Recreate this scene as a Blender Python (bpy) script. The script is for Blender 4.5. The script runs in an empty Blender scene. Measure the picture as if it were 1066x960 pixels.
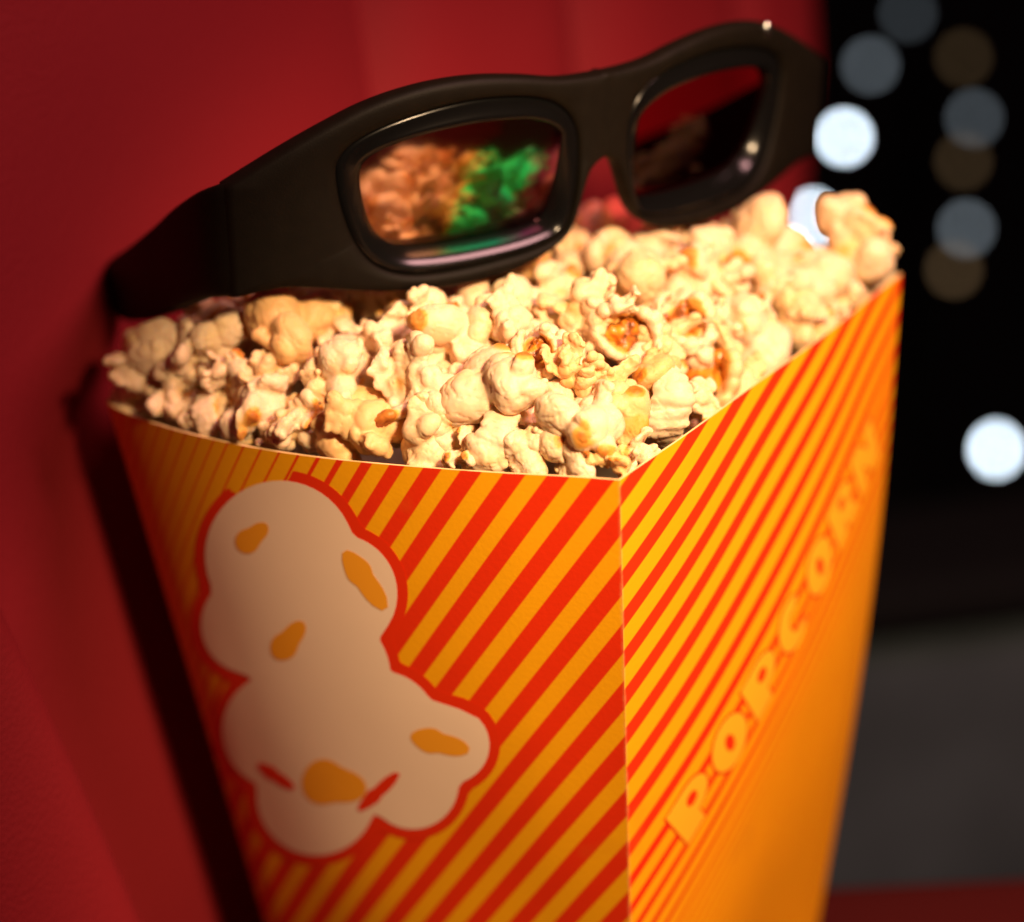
import bpy, bmesh, math, random
import numpy as np
from mathutils import Vector, Matrix, noise

K = 0.88            # all lengths below are measured in a first scale; K brings them to real metres
random.seed(7)
rng = np.random.default_rng(7)
scene = bpy.context.scene
C = scene.collection

# ------------------------------------------------------------------ camera
FPX, CX, CY = 2100.0, 533.0, 480.0
P = np.array([0.0154, -0.5486, 0.3816])
YAW, PIT, ROLL = 0.037, 0.3815, -0.103

def ray(x, y):
    r = (x - CX) / FPX; u = -(y - CY) / FPX
    c, s = math.cos(ROLL), math.sin(ROLL); r, u = c*r - s*u, s*r + c*u
    c, s = math.cos(PIT), math.sin(PIT); Y = c + s*u; Z = -s + c*u
    c, s = math.cos(YAW), math.sin(YAW)
    return np.array([c*r - s*Y, s*r + c*Y, Z])

def proj(p):
    d = np.asarray(p, float) - P
    c, s = math.cos(YAW), math.sin(YAW); d = np.array([c*d[0] + s*d[1], -s*d[0] + c*d[1], d[2]])
    c, s = math.cos(PIT), math.sin(PIT); r = d[0]; fw = c*d[1] - s*d[2]; u = s*d[1] + c*d[2]
    c, s = math.cos(ROLL), math.sin(ROLL); r, u = c*r + s*u, -s*r + c*u
    return np.array([CX + FPX*r/fw, CY - FPX*u/fw, fw])

def at(x, y, depth):
    return P + ray(x, y)*depth

cam_d = bpy.data.cameras.new('camera')
cam = bpy.data.objects.new('camera', cam_d); C.objects.link(cam)
fw = ray(CX, CY); rt = ray(CX + FPX, CY) - fw; up = ray(CX, CY - FPX) - fw
m = Matrix(((rt[0], up[0], -fw[0], P[0]*K), (rt[1], up[1], -fw[1], P[1]*K), (rt[2], up[2], -fw[2], P[2]*K), (0, 0, 0, 1)))
cam.matrix_world = m
cam_d.sensor_fit = 'HORIZONTAL'; cam_d.sensor_width = 36; cam_d.lens = FPX/1066*36
cam_d.clip_start = 0.01; cam_d.clip_end = 50
cam_d.dof.use_dof = True; cam_d.dof.focus_distance = 0.491*K; cam_d.dof.aperture_fstop = 4.9
scene.camera = cam

# ------------------------------------------------------------------ world and lamps
w = bpy.data.worlds.new('World'); scene.world = w; w.use_nodes = True
bg = w.node_tree.nodes['Background']; bg.inputs[0].default_value = (0.75, 0.5, 0.5, 1); bg.inputs[1].default_value = 0.012

def area(name, loc, target, size, energy, col):
    l = bpy.data.lights.new(name, 'AREA'); l.shape = 'DISK'; l.size = size*K; l.energy = energy; l.color = col
    o = bpy.data.objects.new(name, l); C.objects.link(o)
    o.location = Vector(loc)*K
    o.rotation_euler = (Vector(target) - Vector(loc)).to_track_quat('-Z', 'Y').to_euler()
    return o
kl = bpy.data.lights.new('key_lamp', 'SPOT'); kl.energy = 13.4; kl.color = (1.0, 0.675, 0.385); kl.shadow_soft_size = 0.026*K
kl.spot_size = math.radians(61); kl.spot_blend = 0.55
ko = bpy.data.objects.new('key_lamp', kl); C.objects.link(ko); ko.location = Vector((0.150, -0.370, 0.44))*K
ko.rotation_euler = (Vector((0.098, -0.02, 0.115)) - Vector((0.150, -0.370, 0.44))).to_track_quat('-Z', 'Y').to_euler()
area('fill_lamp', (0.55, -0.35, 0.95), (-0.05, 0.12, 0.25), 0.30, 7.6, (1.0, 0.50, 0.49))

vs = scene.view_settings
vs.view_transform = 'Standard'; vs.look = 'None'; vs.exposure = 0; vs.gamma = 1; vs.use_curve_mapping = False
scene.render.engine = 'CYCLES'
scene.cycles.use_denoising = True
try: scene.cycles.denoiser = 'OPENIMAGEDENOISE'
except Exception: pass
scene.cycles.max_bounces = 8
scene.cycles.sample_clamp_indirect = 4

# ------------------------------------------------------------------ helpers
def obj(name, verts, faces, mats, parent=None, smooth=True, uvs=None, mat_idx=None, loc=(0, 0, 0)):
    me = bpy.data.meshes.new(name)
    me.from_pydata([tuple(np.asarray(v)*K) for v in verts], [], [tuple(f) for f in faces])
    if not isinstance(mats, (list, tuple)): mats = [mats]
    for mm in mats: me.materials.append(mm)
    if mat_idx is not None: me.polygons.foreach_set('material_index', mat_idx)
    if uvs is not None:
        l = me.uv_layers.new(name='UVMap')
        vi = np.empty(len(me.loops), int); me.loops.foreach_get('vertex_index', vi)
        l.data.foreach_set('uv', np.asarray(uvs, float)[vi].ravel())
    if smooth: me.polygons.foreach_set('use_smooth', [True]*len(me.polygons))
    me.update()
    o = bpy.data.objects.new(name, me); C.objects.link(o)
    o.location = Vector(loc)*K
    if parent is not None: o.parent = parent
    return o

def empty(name, loc=(0, 0, 0)):
    o = bpy.data.objects.new(name, None); C.objects.link(o); o.location = Vector(loc)*K; o.empty_display_size = 0.02
    return o

def tag(o, label=None, cat=None, group=None, kind=None):
    if label: o['label'] = label
    if cat: o['category'] = cat
    if group: o['group'] = group
    if kind: o['kind'] = kind
    return o

class NT:
    def __init__(self, name):
        self.m = bpy.data.materials.new(name); self.m.use_nodes = True
        self.t = self.m.node_tree; self.p = self.t.nodes['Principled BSDF']; self.out = self.t.nodes['Material Output']
    def n(self, typ, **kw):
        x = self.t.nodes.new(typ)
        for k, v in kw.items(): setattr(x, k, v)
        return x
    def l(self, a, b): self.t.links.new(a, b)
    def math(self, op, a, b=None, c=None):
        x = self.n('ShaderNodeMath', operation=op)
        for i, v in enumerate((a, b, c)):
            if v is None: continue
            if isinstance(v, (int, float)): x.inputs[i].default_value = v
            else: self.l(v, x.inputs[i])
        return x.outputs[0]
    def mix(self, f, a, b):
        x = self.n('ShaderNodeMix', data_type='RGBA')
        for i, v in ((0, f), (6, a), (7, b)):
            if isinstance(v, (int, float)): x.inputs[i].default_value = v
            elif isinstance(v, tuple): x.inputs[i].default_value = v
            else: self.l(v, x.inputs[i])
        return x.outputs[2]
    def noise(self, scale, detail=3, rough=0.5, coord=None, dist=0.0):
        x = self.n('ShaderNodeTexNoise'); x.inputs['Scale'].default_value = scale; x.inputs['Detail'].default_value = detail
        x.inputs['Roughness'].default_value = rough; x.inputs['Distortion'].default_value = dist
        if coord is None:
            coord = self.n('ShaderNodeTexCoord').outputs['Object']
        self.l(coord, x.inputs['Vector']); return x.outputs['Fac']
    def ramp(self, f, stops, interp='LINEAR'):
        x = self.n('ShaderNodeValToRGB'); r = x.color_ramp; r.interpolation = interp
        while len(r.elements) < len(stops): r.elements.new(0.5)
        for e, (p, c) in zip(r.elements, stops): e.position = p; e.color = c if len(c) == 4 else (*c, 1)
        self.l(f, x.inputs[0]); return x.outputs[0]
    def bump(self, h, strength, dist, to=None):
        x = self.n('ShaderNodeBump'); x.inputs['Strength'].default_value = strength; x.inputs['Distance'].default_value = dist
        self.l(h, x.inputs['Height']); self.l(x.outputs[0], (to or self.p).inputs['Normal']); return x

def plain(name, col, rough=0.5, spec=0.5, metallic=0.0, bump=None, vary=0.0, vscale=30):
    t = NT(name); t.p.inputs['Roughness'].default_value = rough; t.p.inputs['Specular IOR Level'].default_value = spec
    t.p.inputs['Metallic'].default_value = metallic
    if vary:
        n = t.noise(vscale, 4)
        a = tuple(c*(1 - vary) for c in col) + (1,); b = tuple(min(1, c*(1 + vary)) for c in col) + (1,)
        t.l(t.mix(n, a, b), t.p.inputs['Base Color'])
    else: t.p.inputs['Base Color'].default_value = (*col, 1)
    if bump: t.bump(t.noise(bump[0], 4), bump[1], bump[2])
    return t.m

# ------------------------------------------------------------------ box geometry
TH, H, W, TP, LX, LY = 0.5799, 0.2, 0.165, 0.2244, 0.0218, 0.0041
ZB = -0.032          # foot of the box
e1 = np.array([-math.cos(TH), math.sin(TH)]); e2 = np.array([math.sin(TH), math.cos(TH)])
F0, L0, R0, B0 = (-1, -1), (1, -1), (-1, 1), (1, 1)
def corner(c, z):
    a = W/2*(1 - TP*(1 - z/H)); q = a*(c[0]*e1 + c[1]*e2)
    p = np.array([q[0] + LX*(z - H), q[1] + LY*(z - H), z])
    if c == R0: p[:2] += (e2 - e1)/1.414*0.0035*math.sin(math.pi*(1 - z/H))
    return p
_bs = np.array([0, .21, .36, .48, .61, .76, .86, .935, .975, 1])
_bv = np.array([0, 6.5, 11.8, 14.4, 14.6, 12.05, 9, 5.6, 2.6, 0])*1e-3
_PW = (0, 1, 2, 3, 12)
_bd = np.linspace(0, 1, 60); _bv = np.interp(_bd, _bs, _bv); _bs = _bd
_A = np.stack([_bs*(1 - _bs)*_bs**k for k in _PW], 1); _cf = np.linalg.lstsq(_A, _bv, rcond=None)[0]
def bulge_left(s): return float(s*(1 - s)*sum(c_*max(s, 0.0)**k for c_, k in zip(_cf, _PW)))

def dent(s, z, o):      # slight buckles of the thin card, none at the folds
    v = Vector((s*2.6, (H - z)*14, o)); return 0.0011*noise.noise(v)*max(0.0, min(1.0, 6*s))*max(0.0, min(1.0, 6*(1 - s)))
def f_left(s, z):
    p = corner(F0, z)*(1 - s) + corner(L0, z)*s
    p[:2] -= e2*(bulge_left(s)*(0.65 + 0.35*z/H) + dent(s, z, 0.0)); return p
def f_right(s, z):
    p = corner(F0, z)*(1 - s) + corner(R0, z)*s
    p[:2] -= e1*max(0.001, 0.0015 + 0.005*math.sin(math.pi*(1 - z/H)))*4*s*(1 - s); p[:2] -= e1*dent(s, z, 5.0); return p
def f_backleft(s, z):
    p = corner(L0, z)*(1 - s) + corner(B0, z)*s
    p[:2] += e1*0.004*4*s*(1 - s); return p
def f_backright(s, z):
    p = corner(R0, z)*(1 - s) + corner(B0, z)*s
    p[:2] += e2*0.004*4*s*(1 - s); return p
def f_norm(fn, s, z, flip):
    h = 1e-3
    n = np.cross(fn(s + h, z) - fn(s - h, z), fn(s, z + h) - fn(s, z - h)); n /= np.linalg.norm(n)
    return -n if flip else n
def uvmm(s, z):      # distance from the front fold and below the rim, in mm
    return s*W*(1 - TP*(1 - z/H))*1000, (H - z)*1000
def f_inv(fn, px, py, s=0.4, z=0.15):
    for i in range(40):
        q = proj(fn(s, z))[:2]; h = 1e-4
        J = np.array([(proj(fn(s + h, z))[:2] - q)/h, (proj(fn(s, z + h))[:2] - q)/h]).T
        d = np.linalg.solve(J, np.array([px, py]) - q); n = max(1, np.abs(d).max()/0.1); s += d[0]/n; z += d[1]/n
        if np.abs(d).max() < 1e-7: break
    return s, z

YEL = (0.88, 0.385, 0.004); RED = (0.76, 0.032, 0.004); CREAM = (0.86, 0.66, 0.50)

def print_material(name, slope_u, slope_v, centres, fracs, uvk=0.0, uuk=0.0):
    """diagonal stripes printed in red on yellow card; stripe centres and widths come from tables"""
    t = NT(name)
    uv = t.n('ShaderNodeUVMap'); sep = t.n('ShaderNodeSeparateXYZ'); t.l(uv.outputs[0], sep.inputs[0])
    u, v = sep.outputs[0], sep.outputs[1]                      # decimetres on the card
    tt = t.math('ADD', t.math('MULTIPLY', u, slope_u), t.math('MULTIPLY', v, slope_v))
    if uvk: tt = t.math('ADD', tt, t.math('ADD', t.math('MULTIPLY', t.math('MULTIPLY', u, v), uvk), t.math('MULTIPLY', t.math('MULTIPLY', u, u), uuk)))
    lo, hi = centres[0], centres[-1]
    x = t.math('DIVIDE', t.math('SUBTRACT', tt, lo/100), (hi - lo)/100)
    fc = t.n('ShaderNodeFloatCurve'); cu = fc.mapping.curves[0]
    N = len(centres) - 1
    pts = [((c - lo)/(hi - lo), i/N) for i, c in enumerate(centres)]
    cu.points[0].location = pts[0]; cu.points[1].location = pts[-1]
    for p_ in pts[1:-1]: cu.points.new(*p_)
    for p_ in cu.points: p_.handle_type = 'VECTOR'
    fc.mapping.update(); fc.inputs['Factor'].default_value = 1
    t.l(x, fc.inputs['Value'])
    ph = t.math('MULTIPLY', fc.outputs[0], N)
    d = t.math('ABSOLUTE', t.math('SUBTRACT', t.math('FRACT', t.math('ADD', ph, 0.5)), 0.5))
    wd = t.ramp(x, [((c - lo)/(hi - lo), (f/2, f/2, f/2)) for c, f in fracs])
    red = t.math('MULTIPLY_ADD', t.math('SUBTRACT', wd, d), 22.0, 0.5)
    rc = t.n('ShaderNodeClamp'); t.l(red, rc.inputs[0])
    # ink: slightly uneven yellow, faint smudges of oil
    nz = t.noise(60, 5); ink = t.mix(nz, (*[c*0.94 for c in YEL], 1), (*[min(1, c*1.05) for c in YEL], 1))
    rin = t.mix(nz, (*[c*0.93 for c in RED], 1), (*[min(1, c*1.06) for c in RED], 1))
    col = t.mix(rc.outputs[0], ink, rin)
    sm = t.ramp(t.noise(38, 2), [(0.66, (0, 0, 0)), (0.74, (1, 1, 1))])
    col = t.mix(t.math('MULTIPLY', sm, 0.22), col, (0.55, 0.17, 0.01, 1))
    wear = t.ramp(t.math('ADD', u, t.math('MULTIPLY', t.math('SUBTRACT', t.noise(420, 2), 0.5), 0.012)), [(0.0015, (1, 1, 1)), (0.005, (0, 0, 0))])
    col = t.mix(t.math('MULTIPLY', wear, 0.35), col, (0.9, 0.45, 0.16, 1))
    t.l(col, t.p.inputs['Base Color'])
    t.p.inputs['Roughness'].default_value = 0.46; t.p.inputs['Specular IOR Level'].default_value = 0.35
    t.bump(t.noise(900, 3), 0.10, 0.0004)
    return t.m

# left panel: coordinate u - .68 v ; right panel: v + .5 u   (mm)
cl = [-127, -115.6, -104.2, -93, -81.7, -70.4, -59, -47.6, -36.4, -26, -19+.5, -8.2, 4.1, 15.1, 25.8, 37.0, 47.0, 56.7, 65.0, 72.7, 79.0, 85.1, 91.1, 97.1, 103, 108.7, 113.7, 119, 124.5, 130, 135.5, 141, 147, 153, 159, 165]
cl = [-177.4 + 11.35*i for i in range(16)] + cl[12:]
fl = [(-177.4, .52), (40, .52), (47, .50), (56.7, .48), (65, .40), (72.7, .28), (79, .22), (85, .15), (91, .12), (165, .10)]
mat_left = print_material('striped_card_front', 1.0, -0.68, cl, fl)
cr = [-7, 4.6, 16.3, 27.4, 39, 50.2, 61.7, 73.4, 85.8, 98, 110, 121, 130.3, 138.6, 147, 155, 162]
while cr[-1] < 300: cr.append(cr[-1] + 5.2)
fr = [(-7, .46), (60, .46), (85, .44), (108, .42), (121, .40), (138, .40), (152, .34), (162, .22), (180, .13), (cr[-1], .10)]
mat_right = print_material('striped_card_side', 0.426, 1.0, cr, fr, 0.199, 0.047)
mat_inner = plain('inner_card', (0.72, 0.60, 0.42), 0.8, 0.2, vary=0.06)
mat_edge = plain('cut_card_edge', (0.82, 0.55, 0.26), 0.8, 0.2)

def panel(name, fn, flip, mat, parent, nu=90, nv=70, thick=0.00055):
    S = np.linspace(0, 1, nu + 1); Z = np.linspace(H, ZB + 0.0006, nv + 1)
    vo, vi, uv = [], [], []
    for z in Z:
        for s in S:
            # the card leaves the flat slightly: faint waviness along the rim
            p = fn(s, z); n = f_norm(fn, s, z, flip)
            wv = 0.00025*math.sin(9*s + 2)*math.exp(-(H - z)/0.02)*math.sin(math.pi*s)
            vo.append(p + n*wv); vi.append(p + n*(wv - thick)); a, b = uvmm(s, z); uv.append((a/100, b/100))
    No = len(vo); row = nu + 1
    fa, mi = [], []
    for j in range(nv):
        for i in range(nu):
            a = j*row + i; q = (a, a + row, a + row + 1, a + 1)
            if flip: q = q[::-1]
            fa.append(q); mi.append(0)
            fa.append(tuple(No + k for k in q[::-1])); mi.append(1)
    allv = vo + vi; alluv = uv + uv
    def dupq(q):
        b_ = len(allv)
        for k in q: allv.append(allv[k]); alluv.append(alluv[k])
        return tuple(range(b_, b_ + 4))
    for i in range(nu):                                    # cut edge along the rim and the foot
        q = (i, i + 1, No + i + 1, No + i); fa.append(dupq(q if not flip else q[::-1])); mi.append(2)
        a = nv*row + i; q = (a + 1, a, No + a, No + a + 1); fa.append(dupq(q if not flip else q[::-1])); mi.append(2)
    for j in range(nv):
        for a in (j*row, j*row + nu):
            fa.append(dupq((a, a + row, No + a + row, No + a))); mi.append(0)
    return obj(name, allv, fa, [mat, mat_inner, mat_edge], parent, True, alluv, mi)

box = tag(empty('popcorn_box'), 'tapered card popcorn box with red and yellow diagonal stripes, filled to overflowing', 'popcorn box')
pan_l = panel('side_panel', f_left, True, mat_left, box)
pan_r = panel('side_panel', f_right, False, mat_right, box)
pan_bl = panel('side_panel', f_backleft, True , mat_right, box, 30, 20)
pan_br = panel('side_panel', f_backright, False, mat_left, box, 30, 20)
# make sure outside faces look outwards
tag(pan_l, 'bulging striped front panel with a large cream print'); tag(pan_r, 'striped side panel lettered along the stripes')
bq = [corner(c, ZB + 0.0012) for c in (F0, L0, B0, R0)]
bq2 = [q + np.array([0, 0, 0.0008]) for q in bq]
obj('bottom_panel', bq + bq2, [(0, 1, 2, 3), (4, 5, 6, 7), (0, 1, 5, 4), (1, 2, 6, 5), (2, 3, 7, 6), (3, 0, 4, 7)], mat_inner, box, False)

# ---- flat print on the panels: shapes laid on the card a tenth of a millimetre proud
def ink(name, col): return plain(name, col, 0.46, 0.35, vary=0.04, vscale=50)
ink_red = ink('red_ink', RED); ink_yel = ink('yellow_ink', (0.92, 0.47, 0.02)); ink_cream = ink('cream_ink', CREAM); ink_amb = ink('amber_ink', (0.86, 0.36, 0.02))

def radial_print(name, fn, flip, centre, radius_fn, lift, mat, parent, na=160, nr=20):
    """shape given in picture directions round a centre, carried on to the curved card"""
    vs, fs = [], []
    for k in range(nr + 1):
        for a in range(na):
            th = 2*math.pi*a/na; r = radius_fn(th)*k/nr
            s, z = f_inv(fn, centre[0] + r*math.cos(th), centre[1] + r*math.sin(th))
            vs.append(fn(s, z) + f_norm(fn, s, z, flip)*lift)
    for k in range(nr):
        for a in range(na):
            b = (a + 1) % na
            fs.append((k*na + a, k*na + b, (k + 1)*na + b, (k + 1)*na + a))
    return obj(name, vs, fs, mat, parent, True)

lobes = [(292, 578, 78), (352, 618, 62), (262, 650, 52), (335, 705, 72), (292, 760, 60), (395, 760, 62), (330, 828, 62), (430, 815, 48), (470, 775, 40)]
pc = (335, 715)
def puff_radius(extra):
    def f(th):
        d = (math.cos(th), math.sin(th)); best = 20
        for x, y, r in lobes:
            r = r + extra; ox, oy = pc[0] - x, pc[1] - y
            b = ox*d[0] + oy*d[1]; q = b*b - (ox*ox + oy*oy - r*r)
            if q > 0: best = max(best, -b + math.sqrt(q))
        return best
    tab = np.array([f(2*math.pi*i/360) for i in range(360)])
    kk = np.exp(-np.linspace(-2, 2, 7)**2); kk /= kk.sum()
    tab = np.convolve(np.r_[tab[-3:], tab, tab[:3]], kk, 'valid')
    return lambda th: float(np.interp(math.degrees(th) % 360, np.arange(361), np.r_[tab, tab[0]]))
radial_print('print_outline', f_left, True, pc, puff_radius(11), 0.00010, ink_red, pan_l)
radial_print('print_patch', f_left, True, pc, puff_radius(0), 0.00020, ink_cream, pan_l)
for (x, y, rx, ry, an, mt) in [(378, 600, 38, 12, 0.95, ink_amb), (262, 560, 20, 12, -0.7, ink_amb), (345, 815, 34, 22, 0.2, ink_amb), (455, 772, 32, 12, 0.25, ink_amb), (300, 668, 24, 13, -0.9, ink_amb),
                               (392, 826, 30, 7, -0.75, ink_red), (286, 806, 24, 6, 0.6, ink_red)]:
    def rf(th, rx=rx, ry=ry, an=an):
        t_ = th - an
        return 1/math.sqrt((math.cos(t_)/rx)**2 + (math.sin(t_)/ry)**2)*(1 + 0.12*math.cos(3*t_))
    radial_print('print_fleck', f_left, True, (x, y), rf, 0.00030, mt, pan_l, 36, 4)

# ---- lettering along the side panel
def arc(cx, cy, rx, ry, a0, a1, n=18):
    return [(cx + rx*math.cos(math.radians(a0 + (a1 - a0)*i/n)), cy + ry*math.sin(math.radians(a0 + (a1 - a0)*i/n))) for i in range(n + 1)]
# heavy display letters in a unit of cap height 1: outer outline and optional counter
LET = {
 'P': ([(0, 0), (.50, 0), (.50, .30)] + arc(.50, .65, .40, .35, -90, 90) + [(0, 1)], arc(.50, .66, .13, .13, 0, 360)),
 'O': (arc(.46, .5, .46, .52, 0, 360), arc(.46, .5, .11, .20, 0, 360)),
 'C': (arc(.46, .5, .46, .52, 40, 320) + [(.60, .30)] + arc(.50, .5, .14, .22, 300, 60) + [(.60, .70)], None),
 'R': ([(0, 0), (.42, 0), (.42, .28), (.55, 0), (1.0, 0), (.78, .38)] + arc(.48, .68, .40, .32, -50, 90) + [(0, 1)], arc(.48, .69, .12, .12, 0, 360)),
 'N': ([(0, 0), (.34, 0), (.34, .45), (.62, 0), (.98, 0), (.98, 1), (.64, 1), (.64, .55), (.36, 1), (0, 1)], None),
}
CAPH, T_BASE, ADV = 17.6, 138.8, 20.3
def t_side(u, v): return v + 0.426*u + 0.00199*u*v + 0.00047*u*u
_tu = np.linspace(18, 150, 400); _tv = (T_BASE - 0.426*_tu - 0.00047*_tu**2)/(1 + 0.00199*_tu)
_ts = np.r_[0, np.cumsum(np.hypot(np.diff(_tu), np.diff(_tv)))]
def fill2d(outer, hole):
    bm = bmesh.new(); 
    loops = [outer] + ([hole] if hole else [])
    ed = []
    for lp in loops:
        pts = []
        for q in lp:
            if not pts or math.hypot(q[0] - pts[-1][0], q[1] - pts[-1][1]) > 1e-4: pts.append(q)
        if math.hypot(pts[0][0] - pts[-1][0], pts[0][1] - pts[-1][1]) < 1e-4: pts.pop()
        vv = [bm.verts.new((x, y, 0)) for x, y in pts]
        ed += [bm.edges.new((vv[i], vv[(i + 1) % len(vv)])) for i in range(len(vv))]
    bmesh.ops.triangle_fill(bm, edges=ed, use_beauty=True, use_dissolve=False)
    for _ in range(2):
        bmesh.ops.subdivide_edges(bm, edges=[e for e in bm.edges if e.calc_length() > 0.22], cuts=1, use_grid_fill=False)
        bmesh.ops.triangulate(bm, faces=bm.faces)
    bm.verts.ensure_lookup_table()
    v = [(a.co.x, a.co.y) for a in bm.verts]; f = [[a.index for a in q.verts] for q in bm.faces]
    bm.free(); return v, f
def card_point(x, y, lift):
    # x along the base line of the lettering (mm), y up the letters (mm) -> point on the card
    u = float(np.interp(x, _ts, _tu)); v = float(np.interp(x, _ts, _tv)); h = 0.5
    du = float(np.interp(x + h, _ts, _tu) - np.interp(x - h, _ts, _tu)); dv = float(np.interp(x + h, _ts, _tv) - np.interp(x - h, _ts, _tv)); l_ = math.hypot(du, dv)
    u += y*dv/l_; v -= y*du/l_
    z = H - v/1000; s = u/1000/(W*(1 - TP*(1 - z/H)))
    return f_right(s, z) + f_norm(f_right, s, z, False)*lift
def grow(pts, d):
    pts = [p for i, p in enumerate(pts) if i == 0 or math.hypot(p[0] - pts[i-1][0], p[1] - pts[i-1][1]) > 1e-4]
    if math.hypot(pts[0][0] - pts[-1][0], pts[0][1] - pts[-1][1]) < 1e-4: pts = pts[:-1]
    A = sum(pts[i][0]*pts[(i+1) % len(pts)][1] - pts[(i+1) % len(pts)][0]*pts[i][1] for i in range(len(pts)))
    sg = 1 if A > 0 else -1; out = []
    for i, p in enumerate(pts):
        a = np.array(pts[i-1]); b = np.array(pts[(i+1) % len(pts)]); tv = b - a; tv = tv/max(1e-9, np.linalg.norm(tv))
        out.append((p[0] + sg*d*tv[1], p[1] - sg*d*tv[0]))
    return out
for i, ch in enumerate('POPCORN'):
    outer, hole = LET[ch]
    par = None
    for lay, (lift, mt) in enumerate(((0.0001, ink_red), (0.0002, ink_yel))):
        o_ = grow(outer, 0.042) if lay == 0 else outer
        v2, f2 = fill2d(o_, hole if lay else None)
        vs3 = [card_point(7.5 + ADV*i + x*CAPH*1.06, y*CAPH, lift) for x, y in v2]
        o = obj('letter_outline' if lay == 0 else 'letter', vs3, f2, mt, pan_r, False)

# ------------------------------------------------------------------ the seat behind the box
GAP = 0.020
Lp = corner(L0, H)[:2] + e1*GAP
mt_ = NT('red_leatherette')
n1 = mt_.noise(7, 3); col = mt_.mix(n1, (0.18, 0.0088, 0.012, 1), (0.24, 0.013, 0.018, 1)); mt_.l(col, mt_.p.inputs['Base Color'])
mt_.p.inputs['Roughness'].default_value = 0.62; mt_.p.inputs['Specular IOR Level'].default_value = 0.18
vz = mt_.n('ShaderNodeTexVoronoi'); vz.inputs['Scale'].default_value = 700; mt_.l(mt_.n('ShaderNodeTexCoord').outputs['Object'], vz.inputs['Vector'])
mt_.bump(vz.outputs['Distance'], 0.25, 0.0006)
mat_red = mt_.m
mat_seam = plain('dark_red_piping', (0.20, 0.012, 0.012), 0.55)

def back_pt(t, z, out=0.0):      # t along the backrest, z up, out towards the sitter
    q = Lp + e2*t - e1*out - e1*(-0.03)*(max(0, z) - 0.1)
    return np.array([q[0], q[1], z])
folds = [-0.30, -0.16, 0.185, 0.315, 0.45]
def back_relief(t, z):
    # padded upright channels between the folds
    r = 0
    for a, b in zip(folds[:-1], folds[1:]):
        if a <= t <= b:
            x = (t - a)/(b - a); r = 0.016*(1 - (2*x - 1)**4)
    if t > folds[-1]:
        x = min(1, (t - folds[-1])/0.135); r = 0.016*(1 - x**2) - 0.055*x**4
    return r
seat = tag(empty('cinema_seat', (0, 0, -0.3)), 'red padded cinema seat behind and under the popcorn box', 'seat')
def place(verts, o): return [np.asarray(v) - np.array([0, 0, -0.3]) for v in verts]
Ts = np.unique(np.r_[np.linspace(-0.30, 0.585, 150), [f + d for f in folds for d in (-.006, -.003, -.0015, 0, .0015, .003, .006)]])
Ts = Ts[(Ts >= -0.30) & (Ts <= 0.585)]
Zs = np.linspace(-0.28, 0.62, 60)
bv, bf = [], []
for z in Zs:
    for t in Ts:
        wob = 0.003*noise.noise(Vector((t*9, z*5, 1.3)))
        t2 = t if t < 0.40 else 0.40 + (t - 0.40)*(0.25 + 0.75*min(1, max(0, (z + 0.05)/0.23)))     # narrower at the foot
        bv.append(back_pt(t2, z, back_relief(t, z) + wob - 0.016))
nt = len(Ts)
for j in range(len(Zs) - 1):
    for i in range(nt - 1): bf.append((j*nt + i, j*nt + i + 1, (j + 1)*nt + i + 1, (j + 1)*nt + i))
N0 = len(bv)
for z in Zs:                                                # rear shell
    for t in (Ts[0], 0.40 + (Ts[-1] - 0.40)*(0.25 + 0.75*min(1, max(0, (z + 0.05)/0.23)))): bv.append(back_pt(t, z, -0.09))
for j in range(len(Zs) - 1):
    a = N0 + 2*j; bf += [(a, a + 2, a + 3, a + 1), (j*nt, a, a + 2, (j + 1)*nt)[::-1], (j*nt + nt - 1, a + 1, a + 3, (j + 1)*nt + nt - 1)]
top = (len(Zs) - 1)*nt
for i in range(nt - 1): pass
bf.append(tuple([top + i for i in range(nt)] + [N0 + 2*len(Zs) - 1, N0 + 2*len(Zs) - 2]))
obj('backrest', place(bv, seat), bf, mat_red, seat, True)

def rounded_slab(pts_fn, nu, nv):      # grid helper
    vs = [pts_fn(i/nu, j/nv) for j in range(nv + 1) for i in range(nu + 1)]
    fs = [(j*(nu + 1) + i, j*(nu + 1) + i + 1, (j + 1)*(nu + 1) + i + 1, (j + 1)*(nu + 1) + i) for j in range(nv) for i in range(nu)]
    return vs, fs
# side bolster low on the near end of the backrest: its edge runs down to the right
A_ = np.array([-0.060, 0.190]); B_ = np.array([-0.010, -0.012]); ab = (B_ - A_)/np.linalg.norm(B_ - A_); nrm = np.array([ab[1], -ab[0]])
if nrm[0] > 0: nrm = -nrm
def bol(u, v):
    q = A_ + (B_ - A_)*(-0.6 + 2.0*u)
    x = v*0.16; q = q + nrm*x
    prof = 0.034*min(1, (x/0.02))**0.5 if x < 0.02 else 0.034 + 0.006*math.sin((x - 0.02)/0.14*math.pi)
    return back_pt(q[0], q[1], prof - 0.012)
bvv, bff = [], []
xs = [0, .0006, .002, .004, .007, .011, .016, .022, .03, .045, .06, .08, .1, .13, .16]
for x in xs:
    for i in range(41):
        q = A_ + (B_ - A_)*(-0.6 + 2.0*i/40) + nrm*(x - 0.004*math.sin(i/40*5))
        pr = 0.046*math.sqrt(max(0, 1 - (1 - min(1, x/0.022))**2)) + (0.008*math.sin((x - 0.022)/0.138*math.pi/2) if x > 0.022 else 0)
        bvv.append(back_pt(q[0], q[1], pr - 0.004))
for j in range(len(xs) - 1):
    for i in range(40): bff.append((j*41 + i, j*41 + i + 1, (j + 1)*41 + i + 1, (j + 1)*41 + i))
obj('side_bolster', place(bvv, seat), bff, mat_red, seat, True)

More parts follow.
